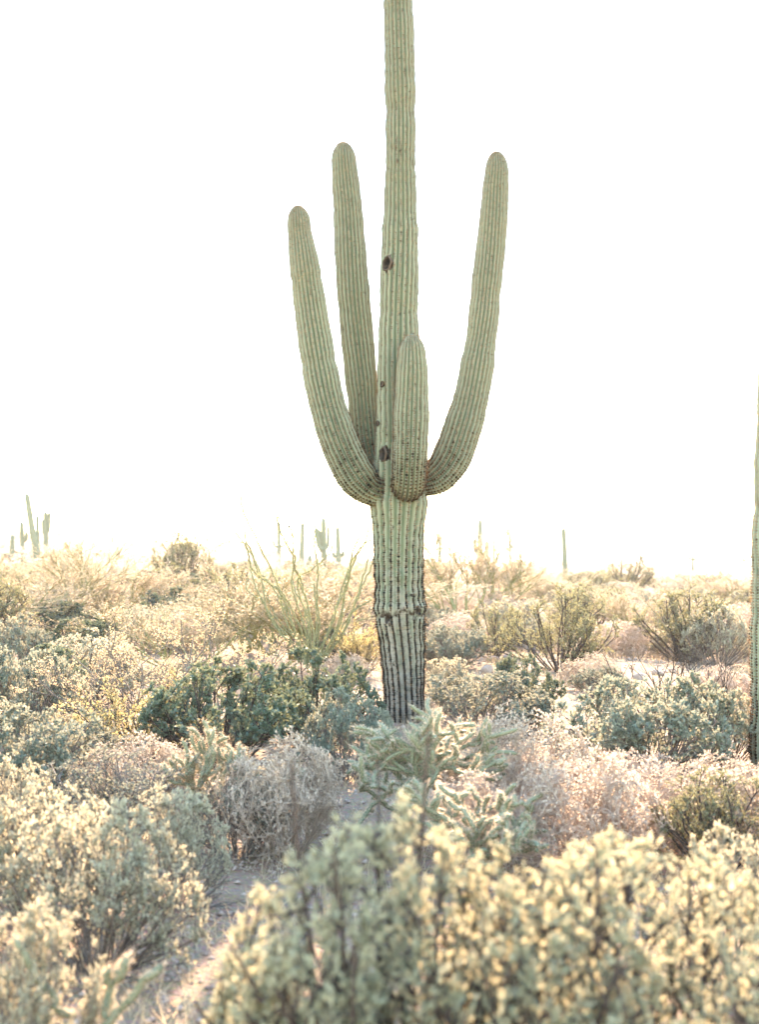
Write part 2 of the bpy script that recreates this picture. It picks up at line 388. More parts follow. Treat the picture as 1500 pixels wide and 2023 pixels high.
SD = 14.0                                   # distance of the great saguaro
PXM = FPX / SD
def edge(rows, d=SD, ddep=None):
    pts, rad_ = [], []
    for k, (y, l, r) in enumerate(rows):
        dep = d + (ddep[k] if ddep is not None else 0)
        pts.append(W((l + r) / 2, y, dep)); rad_.append((r - l) / 2 / FPX * dep * 1.0)
    return pts, rad_
def cen(rows, d=SD):
    return [W(x, y, d + o) for (x, y, wd, o) in rows], [wd / 2 / FPX * (d + o) for (x, y, wd, o) in rows]

trunk_rows = [(1450, 764, 838), (1400, 761, 838), (1360, 758, 839), (1300, 754, 839), (1260, 750, 839), (1232, 745, 839), (1200, 742, 839), (1150, 741, 837),
              (1100, 739, 837), (1050, 736, 839), (1000, 733, 843), (960, 736, 842), (900, 740, 838), (820, 743, 835), (700, 747, 829), (600, 750, 827), (520, 752, 828),
              (430, 757, 825), (350, 761, 822), (250, 762, 822), (150, 760, 821), (60, 759, 819), (0, 758, 815), (-90, 760, 813), (-170, 763, 810), (-215, 768, 806)]
tp, tr_ = edge(trunk_rows)
root = tag(link("saguaro", None, None, (tp[0][0], SD, hgt(tp[0][0], SD))), "towering four-armed saguaro with nest holes standing in mid frame", "cactus")
origin = np.array(root.location)
tp = [p - origin for p in tp]
hole_px = [(765, 526, .062, .075), (758, 900, .060, .075), (755, 762, .024, .03), (746, 838, .022, .03), (757, 1153, .020, .02), (824, 1204, .034, .03), (766, 1221, .030, .025), (790, 1300, .012, .012), (783, 1340, .012, .012), (812, 1175, .014, .012)]
def on_front(px, py, rows):
    ys_ = np.array([r[0] for r in rows])[::-1]; l = np.interp(py, ys_, np.array([r[1] for r in rows])[::-1]); r = np.interp(py, ys_, np.array([r[2] for r in rows])[::-1])
    c = (l + r) / 2; R = (r - l) / 2; off = np.clip((px - c) / R, -.95, .95)
    p = W(px, py, SD); p[1] = SD - math.sqrt(1 - off ** 2) * R / PXM * .97; return p
holes = [(on_front(a, b, trunk_rows) - origin, r, dd) for (a, b, r, dd) in hole_px]
zr = W(790, 1213, SD)[2] - origin[2]
zj = W(790, 985, SD)[2] - origin[2]
_sr = RNG(44); SPOTS = [(_sr.uniform(-.24, .2), _sr.uniform(.2, 2.6) if k < 16 else _sr.uniform(2.6, 6.5), _sr.uniform(.012, .03)) for k in range(26)]
def trunk_bark(V): return np.clip(1 - V[..., 2] / 2.6, 0, 1) * .74
def trunk_scars(V, s):
    z = V[..., 2]; x = V[..., 0]
    ang = np.arctan2(V[..., 1] - 0, x)
    ring = np.exp(-((z - zr - .03 * np.sin(ang * 3 + .6) - .02 * np.sin(ang * 7)) / .060) ** 2) * .56
    spot = np.zeros_like(z)
    for (sx_, sz_, sr_) in SPOTS: spot = np.maximum(spot, .6 * np.exp(-(((x - sx_) ** 2 + ((z - sz_) * .7) ** 2) / sr_ ** 2)))
    ring = np.maximum(ring, spot)
    foot = sstep(.34, .02, z) * .45
    slit = np.exp(-((z - zj) / .10) ** 2) * np.exp(-((x + .22) / .10) ** 2) * .5 + np.exp(-((z - zj) / .10) ** 2) * np.exp(-((x - .21) / .05) ** 2) * .5
    return np.maximum(np.maximum(ring, foot), slit)
Ltot = sum(np.linalg.norm(np.array(tp[k + 1]) - np.array(tp[k])) for k in range(len(tp) - 1))
z_of = lambda py: W(790, py, SD)[2] - origin[2] - tp[0][2]
g, ex, ar = column(tp, tr_, 11, ribs=20, per=9, ds=.014, rings=((z_of(1214), -.022, .05), (z_of(218), -.05, .06), (z_of(330), -.02, .05), (z_of(178), .02, .05)),
                   holes=holes, bark=trunk_bark, scars=trunk_scars, rib_taper=lambda s: .10 + .12 * sstep(1.5, 3.2, s))
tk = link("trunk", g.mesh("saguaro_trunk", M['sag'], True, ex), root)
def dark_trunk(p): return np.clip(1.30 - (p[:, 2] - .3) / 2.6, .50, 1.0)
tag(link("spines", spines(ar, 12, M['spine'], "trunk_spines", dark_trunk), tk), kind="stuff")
M['holedark'] = woodmat("nest_hole_lining", (.010, .008, .006), (.055, .035, .022), 60)
M['holelip'] = leafmat("nest_hole_callus", (.006, .005, .004), (.075, .055, .038), .0, None, .02, .7, .0)
for (hp, hr, hd) in holes[:4]:               # rounded callus lip and dark bowl of each nest hole
    na = 26; th_ = np.arange(na) / na * 6.283
    lob = 1 + .10 * np.sin(th_ * 2 + hr * 500) + .06 * np.sin(th_ * 5 + 1)
    prof_ = [(1.32, .004, 1.0), (1.20, -.010, .95), (1.05, -.013, .75), (.92, -.004, .45), (.82, .018, .15), (.70, hd * .55, .06), (.45, hd * .85, .0), (.04, hd * .95, .0)]
    VV = [np.stack([hr * .88 * f * lob * np.cos(th_), np.full(na, y_), hr * .88 * f * lob * np.sin(th_)], 1) for f, y_, _t in prof_]
    tt = np.concatenate([np.full(na, t_) for _f, _y, t_ in prof_]) + RNG(3).normal(0, .06, na * len(prof_))
    g = G(); i = np.arange(len(prof_) - 1)[:, None] * na; j = np.arange(na)[None, :]; j2 = (j + 1) % na
    g.add(np.concatenate(VV), Q=np.stack([i + j, i + na + j, i + na + j2, i + j2], -1).reshape(-1, 4), tint=np.clip(tt, 0, 1))
    cx_ = np.interp(hp[2], [p[2] for p in tp], [p[0] for p in tp])
    link("nest_hole", g.mesh("nest_hole", M['holelip'], True), root, hp, (0, 0, math.asin(max(-.9, min(.9, (hp[0] - cx_) / .16)))))
arm_defs = [
    ("low left arm curving out from the trunk", cen([(770, 972, 60, -.02), (735, 968, 62, -.10), (712, 950, 72, -.14), (692, 920, 77, -.16), (669, 868, 76, -.16), (647, 800, 72, -.15), (632, 730, 71, -.14), (621, 660, 69, -.13),
        (611, 590, 65, -.12), (604, 540, 62, -.12), (598, 500, 56, -.12), (592, 460, 48, -.12), (590, 432, 46, -.12), (587, 405, 42, -.12)])),
    ("second arm rising close beside the trunk", cen([(775, 955, 50, .10), (750, 935, 52, .22), (733, 900, 56, .27), (723, 850, 60, .28), (716, 780, 62, .28), (709, 700, 65, .28), (702, 620, 65, .28), (696, 550, 65, .28), (691, 480, 62, .28),
        (687, 410, 58, .28), (682, 350, 53, .28), (679, 310, 48, .28), (678, 279, 44, .28)])),
    ("right arm sweeping up and outward", cen([(800, 958, 55, 0), (838, 952, 57, 0), (866, 940, 68, -.02), (892, 906, 75, -.03), (913, 850, 75, -.03), (928, 800, 71, -.03), (939, 750, 68, -.03), (947, 700, 64, -.03), (955, 640, 60, -.03), (961, 570, 60, -.03),
        (969, 500, 59, -.03), (976, 430, 56, -.03), (980, 370, 51, -.03), (982, 335, 46, -.03), (981, 298, 42, -.03)])),
    ("shorter front arm rising before the trunk", cen([(802, 960, 44, -.02), (804, 962, 58, -.20), (808, 950, 64, -.36), (811, 905, 66, -.43), (813, 850, 69, -.44), (814, 790, 68, -.44), (815, 740, 63, -.44), (815, 700, 56, -.44), (814, 659, 48, -.44)])),
]
for k, (lab, (ap, arad)) in enumerate(arm_defs):
    ap = [p - origin for p in ap]
    def arm_scar(V, s):
        u = np.arange(V.shape[1]) / V.shape[1] * 6.283
        return (np.exp(-(s / .30) ** 2))[:, None] * .62 * (.75 + .35 * np.sin(u * 20))[None, :]
    rings = {0: ((2.02, -.04, .04), (2.35, -.05, .04), (1.55, -.035, .04)), 1: ((1.0, -.02, .05), (2.3, -.03, .05)), 2: ((2.2, -.03, .05),), 3: ()}[k]
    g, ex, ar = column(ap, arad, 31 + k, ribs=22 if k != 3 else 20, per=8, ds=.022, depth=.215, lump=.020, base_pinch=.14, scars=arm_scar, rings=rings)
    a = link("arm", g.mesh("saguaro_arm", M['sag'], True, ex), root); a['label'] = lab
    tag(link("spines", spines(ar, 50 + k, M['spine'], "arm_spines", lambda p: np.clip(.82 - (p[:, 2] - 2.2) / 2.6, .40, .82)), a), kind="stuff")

# saguaro cut by the frame on the right
d = 10.4
rows = [(1580, 1487, 1606), (1400, 1486, 1608), (1200, 1487, 1608), (1050, 1490, 1606), (950, 1492, 1602), (850, 1496, 1596), (760, 1499, 1590), (700, 1502, 1585), (600, 1506, 1578), (520, 1512, 1570), (470, 1518, 1562)]
pts, rr = edge(rows, d)
r2 = tag(link("saguaro", None, None, (pts[0][0], d, hgt(pts[0][0], d))), "saguaro column cut by the right frame edge with glowing spines", "cactus")
o2 = np.array(r2.location); pts = [p - o2 for p in pts]
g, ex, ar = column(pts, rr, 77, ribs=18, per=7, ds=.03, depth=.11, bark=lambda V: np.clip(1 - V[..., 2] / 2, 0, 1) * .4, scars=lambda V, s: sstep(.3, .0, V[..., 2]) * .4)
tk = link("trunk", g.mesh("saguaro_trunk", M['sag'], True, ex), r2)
tag(link("spines", spines(ar, 78, M['spine'], "trunk_spines", lambda p: np.clip(.85 - p[:, 2] / 5, .35, .9), .026), tk), kind="stuff")

def far_saguaro(label, d, trunk, wd, arms=(), seed=0):
    bx = W(trunk[0][0], trunk[0][1], d); zb = float(hgt(bx[0], d)) - .1
    r = tag(link("saguaro", None, None, (bx[0], d, zb)), label, "cactus", "distant saguaros along the skyline")
    o = np.array(r.location)
    P = [W(x, y, d) - o for x, y in trunk]
    base = P[0].copy(); base[2] = 0
    if P[0][2] > .3: P = [base] + P
    else: P[0] = base
    R = wd * 1.38 / 2 / FPX * d
    g, ex, _ = column(P, [R] * (len(P) - 1) + [R * .85], seed, ribs=13, per=4, ds=.12, depth=.16, lump=.03)
    link("trunk", g.mesh("far_trunk", M['sagfar'], True, ex), r)
    for q, (ap, aw, off) in enumerate(arms):
        AP = [W(x, y, d + off) - o for x, y in ap]; Ra = aw * 1.38 / 2 / FPX * d
        g, ex, _ = column(AP, [Ra] * len(AP), seed + q + 1, ribs=12, per=4, ds=.12, depth=.16, lump=.03)
        link("arm", g.mesh("far_arm", M['sagfar'], True, ex), r)
far = [
    ("tall leaning saguaro highest of the cluster at far left", 62, [(72, 1100), (62, 1040), (52, 974)], 9, ()),
    ("slim upright saguaro just right of the leaning one", 66, [(75, 1100), (73, 1018)], 5.5, ()),
    ("many-armed saguaro at the right of the far left cluster", 64, [(90, 1095), (90, 1050), (89, 1010)], 7, (([(90, 1052), (95, 1046), (97, 1012)], 5, 0), ([(90, 1056), (85, 1050), (84, 1026)], 4.5, .3))),
    ("short saguaro pair-top left of the leaning one", 64, [(44, 1100), (42, 1030)], 7, (([(43, 1070), (50, 1066), (52, 1050)], 5, 0),)),
    ("stubby saguaro lowest at the far left edge", 66, [(23, 1100), (24, 1056)], 7, ()),
    ("thin spike saguaro alone on the left ridge", 110, [(222, 1090), (222, 1046)], 3.2, ()),
    ("thin pole saguaro left of the ocotillo tips", 100, [(452, 1092), (452, 1050)], 3.4, ()),
    ("saguaro with short side arms seen through the ocotillo", 84, [(551, 1100), (551, 1031)], 6.5, (([(551, 1082), (542, 1078), (540, 1066)], 4, 0), ([(551, 1080), (565, 1076), (568, 1063)], 3.6, .4))),
    ("plain column saguaro behind the ocotillo wands", 74, [(596, 1108), (598, 1032)], 7.5, ()),
    ("candelabra saguaro with raised arms behind the ocotillo", 68, [(641, 1120), (640, 1080), (639, 1022)], 8.5, (([(640, 1086), (630, 1080), (627, 1062), (626, 1042)], 6, -.2), ([(641, 1084), (648, 1078), (649, 1040)], 4.6, .3), ([(640, 1090), (632, 1084), (631, 1046)], 5, .5))),
    ("saguaro with two stub arms left of the great trunk", 66, [(669, 1118), (667, 1040)], 7.5, (([(668, 1100), (660, 1098), (658, 1090)], 5, 0), ([(668, 1100), (676, 1097), (679, 1088)], 5, .2))),
    ("low leaning saguaro stub under the candelabra one", 60, [(609, 1124), (613, 1097)], 7, ()),
    ("three-stemmed saguaro right of the great trunk", 78, [(950, 1110), (949, 1026)], 8, (([(949, 1094), (941, 1090), (938, 1064)], 6, 0), ([(950, 1096), (960, 1092), (963, 1068)], 6.5, .3))),
    ("broken-topped saguaro beside the great trunk's right edge", 82, [(869, 1108), (870, 1056)], 6, ()),
    ("thin bare saguaro between two armed ones", 108, [(976, 1108), (976, 1052)], 3.4, ()),
    ("small saguaro with one upright side arm", 98, [(1009, 1108), (1008, 1051)], 4.6, (([(1009, 1088), (1003, 1084), (1002, 1078)], 3.4, 0), ([(1009, 1086), (1013, 1082), (1014, 1074)], 3.2, .3))),
    ("lone armless saguaro pole right of the great trunk", 58, [(1117, 1132), (1116, 1090), (1114, 1043)], 7.5, ()),
    ("cross-shaped saguaro standing before the mesa", 120, [(1370, 1116), (1370, 1073)], 4, (([(1370, 1106), (1364, 1104), (1363, 1099)], 3.4, 0), ([(1370, 1106), (1377, 1104), (1378, 1100)], 3.4, 0))),
    ("thin saguaro post near the right edge", 130, [(1438, 1120), (1438, 1091)], 2.8, ()),
    ("shortest saguaro post near the right edge", 135, [(1454, 1121), (1454, 1101)], 2.8, ()),
    ("tiny forked saguaro beside the right edge posts", 125, [(1471, 1120), (1471, 1096)], 3.0, (([(1471, 1108), (1467, 1106), (1467, 1101)], 2.4, 0), ([(1471, 1109), (1475, 1107), (1475, 1103)], 2.4, 0))),
]
for k, (lab, d, t_, wd, arms) in enumerate(far): far_saguaro(lab, d, t_, wd, arms, 200 + 7 * k)

# ------------------------------------------------------------------ shrub kinds (each variant: branches mesh, foliage mesh, natural width, height)
def base_stems(n, rng, tilt, lr, m=5, rb=.06, wig=.07, up=.05, pw=.6):
    a = rng.uniform(0, 6.283, n); tl = tilt[0] + (tilt[1] - tilt[0]) * rng.random(n) ** pw
    d = np.stack([np.sin(tl) * np.cos(a), np.sin(tl) * np.sin(a), np.cos(tl)], 1)
    st = np.stack([np.cos(a) * rb * rng.random(n), np.sin(a) * rb * rng.random(n), np.full(n, -.03)], 1)
    return chain(st, d, rng.uniform(lr[0], lr[1], n), m, rng, wig, up)
def dome(Ps, q=82, k=.3):
    """rein in stray shoots so that the crown rounds off"""
    A = Ps[-1].reshape(-1, 3); rx = np.percentile(np.hypot(A[:, 0], A[:, 1]), q); hz_ = np.percentile(A[:, 2], q + 6)
    for P in Ps:
        r = np.sqrt((P[..., 0] ** 2 + P[..., 1] ** 2) / rx ** 2 + (np.maximum(P[..., 2], 0) / hz_) ** 2)
        P *= np.where(r > 1, (1 + (r - 1) * k) / np.maximum(r, 1e-6), 1)[..., None]
def rads(P, r0, r1): return np.linspace(r0, r1, P.shape[1])[None, :] * np.ones((len(P), 1))
def make(kind, seed):
    rng = RNG(seed); gb, gl = G(), G()
    mb, ml = M['wood'], M['sage']
    if kind in ('bursage', 'pale', 'lowgrey'):
        S = base_stems(30, rng, (.05, 1.25), (.34, .56)); B1 = branch(S, 8, (.3, 1), (.14, .28), (.3, .9), rng, .25, 3)
        B2 = branch(B1, 4, (.3, 1), (.06, .13), (.3, .9), rng, .25, 2)
        dome((S, B1, B2))
        tubes(gb, S, rads(S, .006, .0025), 4); tubes(gb, B1, rads(B1, .0028, .0012)); tubes(gb, B2, rads(B2, .0016, .0008))
        # dead twigs at the skirt
        D = base_stems(40, rng, (.9, 1.5), (.22, .45), 4, .1, .15); D2 = branch(D, 4, (.3, 1), (.06, .16), (.3, 1.1), rng, .1, 3)
        tubes(gb, D, rads(D, .003, .0012)); tubes(gb, D2, rads(D2, .0016, .0008))
        if kind == 'bursage': leafset(gl, B2, 16, .0175, rng, .5); leafset(gl, B1, 9, .0175, rng, .5, tr=(.3, 1)); ml = M['sage']
        elif kind == 'pale': leafset(gl, B2, 12, .0155, rng, .5, up=.35); leafset(gl, B1, 6, .0155, rng, .5, tr=(.3, 1)); ml = M['pale']
        else: leafset(gl, B2, 6, .013, rng, .4); ml = M['sage']
    elif kind == 'dry':
        S = base_stems(34, rng, (.05, 1.15), (.30, .5), 5, .08, .10); B1 = branch(S, 8, (.2, 1), (.12, .26), (.4, 1.3), rng, .15, 4, .28)
        B2 = branch(B1, 6, (.15, 1), (.05, .12), (.5, 1.5), rng, .15, 3, .2)
        dome((S, B1, B2))
        tubes(gb, S, rads(S, .005, .002), 3, rng.random(len(S))); tubes(gb, B1, rads(B1, .0026, .0014), 3, rng.random(len(B1))); tubes(gb, B2, rads(B2, .0017, .001), 3, rng.random(len(B2)))
        leafset(gl, B2, 7, .0085, rng, .7, tr=(.2, 1)); mb, ml = M['pinktwig'], M['pinkleaf']
    elif kind == 'jojoba':
        S = base_stems(22, rng, (.05, 1.05), (.45, .8)); B1 = branch(S, 8, (.3, 1), (.18, .34), (.3, .9), rng, .25, 3)
        B2 = branch(B1, 4, (.3, 1), (.08, .17), (.3, .9), rng, .3, 2)
        dome((S, B1, B2))
        tubes(gb, S, rads(S, .010, .004), 4); tubes(gb, B1, rads(B1, .004, .002)); tubes(gb, B2, rads(B2, .002, .001))
        leafset(gl, B2, 18, .024, rng, .5, .5, .7, .35); leafset(gl, B1, 10, .024, rng, .5, .5, .7, .35, (.3, 1)); mb, ml = M['darkwood'], M['jojoba']
    elif kind == 'creosote':
        S = base_stems(26, rng, (.05, 1.1), (.7, 1.15), 6, .12, .10); B1 = branch(S, 9, (.18, 1), (.22, .45), (.25, .8), rng, .3, 4, .14)
        B2 = branch(B1, 6, (.25, 1), (.08, .20), (.3, .9), rng, .25, 2)
        dome((S, B1, B2), 86, .4)
        tubes(gb, S, rads(S, .014, .005), 4); tubes(gb, B1, rads(B1, .005, .002)); tubes(gb, B2, rads(B2, .002, .001))
        leafset(gl, B2, 13, .019, rng, .45, tr=(.1, 1)); leafset(gl, B1, 6, .019, rng, .45, tr=(.4, 1)); mb, ml = M['darkwood'], M['creo']
    elif kind == 'yellow':
        S = base_stems(26, rng, (.1, 1.2), (.35, .6)); B1 = branch(S, 8, (.3, 1), (.14, .3), (.3, .9), rng, .2, 3)
        B2 = branch(B1, 4, (.3, 1), (.06, .13), (.3, .9), rng, .2, 2)
        tubes(gb, S, rads(S, .007, .003), 4); tubes(gb, B1, rads(B1, .003, .0014)); tubes(gb, B2, rads(B2, .0016, .0008))
        leafset(gl, B2, 10, .016, rng, .55); mb, ml = M['darkwood'], M['yellow']
    elif kind == 'catclaw':
        S = base_stems(11, rng, (.35, 1.15), (.8, 1.35), 7, .08, .14, .10); B1 = branch(S, 6, (.3, 1), (.30, .65), (.3, .9), rng, .2, 5, .16)
        B2 = branch(B1, 5, (.3, 1), (.12, .30), (.3, 1.), rng, .2, 3, .14); B3 = branch(B2, 3, (.3, 1), (.05, .12), (.3, 1.), rng, .1, 2)
        tubes(gb, S, rads(S, .013, .005), 5); tubes(gb, B1, rads(B1, .006, .0025)); tubes(gb, B2, rads(B2, .003, .0012)); tubes(gb, B3, rads(B3, .0015, .0008))
        leafset(gl, B3, 8, .0135, rng, .5); leafset(gl, B2, 5, .0135, rng, .5); mb, ml = M['wood'], M['orange']
    elif kind == 'dead':
        S = base_stems(9, rng, (.1, .8), (.5, .85), 6, .08, .12, .05); B1 = branch(S, 5, (.3, 1), (.2, .42), (.3, .9), rng, .2, 4, .14)
        B2 = branch(B1, 4, (.3, 1), (.08, .20), (.3, 1.), rng, .2, 3, .14)
        tubes(gb, S, rads(S, .011, .004), 5); tubes(gb, B1, rads(B1, .005, .002)); tubes(gb, B2, rads(B2, .0024, .001)); mb, ml = M['darkwood'], None
    elif kind == 'paloverde':
        S = base_stems(7, rng, (.1, .75), (1.1, 1.7), 7, .15, .10, .06); B1 = branch(S, 7, (.2, 1), (.7, 1.2), (.25, .8), rng, .25, 5, .12)
        B2 = branch(B1, 7, (.2, 1), (.3, .65), (.25, .8), rng, .22, 4, .12); B3 = branch(B2, 7, (.15, 1), (.14, .34), (.25, .8), rng, .18, 2, .1)
        tubes(gb, S, rads(S, .030, .012), 6); tubes(gb, B1, rads(B1, .012, .005), 4); tubes(gb, B2, rads(B2, .005, .0025))
        # fine green twigs make the crown
        tubes(gl, B3, rads(B3, .0035, .0018), 3, rng.random(len(B3)))
        leafset(gl, B3, 4, .030, rng, .35, .7, .6); mb, ml = M['greenwood'], M['pv']
    br = gb.mesh(kind + "_branches", mb); V = gb.arrays()[0]
    fo = None
    if ml is not None:
        fo = gl.mesh(kind + "_foliage", ml); V = gl.arrays()[0]
    wid = np.percentile(V[:, 0], 97) - np.percentile(V[:, 0], 3); hg = np.percentile(V[:, 2], 98)
    return br, fo, float(wid), float(hg)
NAMES = dict(bursage="bursage_shrub", pale="brittlebush_shrub", lowgrey="grey_twig_shrub", dry="dry_shrub", jojoba="jojoba_shrub", creosote="creosote_bush",
             yellow="yellow_leaved_shrub", catclaw="thorn_shrub", dead="dead_shrub", paloverde="palo_verde_tree")
NV = dict(bursage=4, pale=4, lowgrey=2, dry=4, jojoba=3, creosote=3, yellow=2, catclaw=2, dead=2, paloverde=4)
VAR = {k: [make(k, 1000 + 31 * i + 7 * len(k)) for i in range(NV[k])] for k in NV}
_cnt = {}
OCC = []
def plant(kind, x, y, wid, hei, label, group=None, rz=None, var=None, tilt=(0, 0)):
    c = _cnt.get(kind, 0); _cnt[kind] = c + 1
    br, fo, wn, hn = VAR[kind][c % NV[kind] if var is None else var]
    z = float(hgt(x, y))
    r = link(NAMES[kind], None, None, (x, y, z), (tilt[0], tilt[1], rz if rz is not None else (c * 2.399) % 6.283), (wid / wn, wid / wn, hei / hn))
    tag(r, label, "tree" if kind == 'paloverde' else "shrub", group)
    b = link("trunk" if kind == 'paloverde' else "branches", br, r)
    if fo is not None: tag(link("crown" if kind == 'paloverde' else "foliage", fo, r), kind="stuff")
    OCC.append((x, y, wid / 2)); return r
def hero(kind, px, base_py, w_px, top_py, label, d=None, **kw):
    if d is None: d = CAM_Z / math.tan(math.atan((base_py - 1104.8) / FPX))
    p = W(px, base_py, d); t = W(px, top_py, d)
    return plant(kind, p[0], d, w_px / FPX * d, t[2] - float(hgt(p[0], d)), label, **kw)
# kind, centre x, base y, width, top y, label  (photograph measures turned into places on the ground)
HERO = [
    ('pale', 60, 2110, 300, 1800, "yellow-green leafy shrub filling the lower left corner"),
    ('pale', 190, 1860, 370, 1605, "bright shrub with grey dead twigs under it beside the pink rock"),
    ('pale', 90, 1800, 300, 1580, "pale yellow shrub behind the pink rock at the left edge"),
    ('pale', 340, 1740, 220, 1570, "small yellow shrub behind the dead-twig skirted one"),
    ('pale', 1455, 1900, 260, 1655, "light shrub at the lower right edge"),
    ('creosote', 1425, 1680, 220, 1535, "dark olive shrub with orange-lit twigs near the right edge"),
    ('lowgrey', 250, 1610, 300, 1490, "grey twiggy shrub left of the small bushy cholla"),
    ('lowgrey', 470, 1640, 200, 1520, "thin grey twig shrub below the small bushy cholla"),
    ('pale', 30, 1640, 160, 1510, "pale sprigged shrub at the left edge below the dark gap"),
    ('bursage', 70, 1560, 260, 1410, "silvery mound at the left edge"),
    ('dry', 560, 1640, 230, 1470, "pink dry shrub between the two chollas"),
    ('dry', 1030, 1600, 290, 1420, "largest pink dry shrub right of the large cholla"),
    ('dry', 1160, 1680, 260, 1500, "pale pink dry shrub behind the blurred front bush"),
    ('dry', 930, 1660, 200, 1530, "wispy pink dry shrub behind the sprawling cholla"),
    ('dry', 1300, 1640, 200, 1520, "pink dry shrub below the big sage mound"),
    ('dry', 1420, 1610, 220, 1500, "pink dry shrub below the frame-edge saguaro"),
    ('dry', 1260, 1590, 160, 1490, "small pink tufted shrub below the big sage mound"),
    ('jojoba', 440, 1505, 280, 1318, "dark green dense shrub left of the trunk base"),
    ('jojoba', 628, 1468, 215, 1290, "rounded dark green shrub touching the trunk's left"),
    ('bursage', 690, 1520, 190, 1375, "blue-sage shrub behind the large cholla"),
    ('yellow', 285, 1495, 270, 1352, "golden-leaved shrub below the thorny bare-branched one"),  # widened: its yellow leaf colour also stands for the dark shrub's sunlit left side
    ('catclaw', 310, 1460, 330, 1215, "thorny shrub with bare arching branches and orange leaves"),
    ('catclaw', 440, 1420, 260, 1210, "wispy orange-leaved thorn shrub behind the dark green one"),
    ('bursage', 55, 1430, 190, 1290, "sage shrub with glinting leaves at the left edge"),
    ('jojoba', 110, 1400, 170, 1280, "mottled green shrub near the left edge"),
    ('bursage', 30, 1330, 130, 1225, "blue-green mound at the left edge under the palo verdes"),
    ('pale', 170, 1380, 200, 1260, "pale shrub between the thorn shrub and the left edge"),
    ('pale', 885, 1410, 130, 1305, "small pale shrub right beside the trunk"),
    ('bursage', 950, 1450, 210, 1335, "sage shrub at the trunk's right foot"),
    ('jojoba', 1035, 1425, 120, 1300, "upright green shrub left of the sandy gap"),
    ('creosote', 1110, 1335, 230, 1165, "wide creosote with dark fanned stems"),
    ('bursage', 1185, 1390, 110, 1320, "small sage shrub below the creosote"),
    ('bursage', 1290, 1540, 330, 1350, "big sage mound with shaded twiggy base at right"),
    ('bursage', 1205, 1500, 140, 1420, "sage shrub at the left of the big sage mound"),
    ('pale', 1440, 1520, 150, 1370, "pale shrub beside the frame-edge saguaro"),
    ('dead', 1320, 1470, 200, 1290, "bare dark twigged dead shrub above the big sage mound"),
    ('dead', 1420, 1440, 170, 1300, "leafless twig shrub beside the frame-edge saguaro"),
    ('pale', 1420, 1310, 130, 1205, "pale shrub at the far side of the sandy clearing"),
    ('bursage', 900, 1325, 120, 1240, "round sage shrub behind the trunk's right side"),
    ('creosote', 975, 1310, 130, 1195, "dark green bush between trunk and creosote"),
    ('yellow', 710, 1340, 90, 1235, "yellow mottled shrub just left of the trunk"),
    ('jojoba', 655, 1330, 90, 1245, "small green shrub at the ocotillo's foot"),
    ('paloverde', 120, 1265, 300, 1075, "broad palo verde with dark understory at the left"),
    ('paloverde', 255, 1255, 200, 1112, "pale palo verde left of the ocotillo"),
    ('paloverde', 480, 1300, 180, 1130, "palo verde with dark forked trunk left of the ocotillo"),
    ('paloverde', 920, 1245, 190, 1045, "palo verde with upswept green limbs right of the trunk"),
    ('creosote', 362, 1215, 115, 1054, "round green bush breaking the skyline at left"),
    ('creosote', 1235, 1185, 110, 1095, "dark green bush in the right middle distance"),
    ('bursage', 1255, 1215, 100, 1170, "blue-sage mound below the dark green distant bush"),
    ('jojoba', 75, 1275, 120, 1185, "dark shaded shrub beneath the broad palo verde"),
    ('jojoba', 180, 1275, 90, 1215, "low dark shrub at the broad palo verde's right"),
]
for h in HERO: hero(*h)

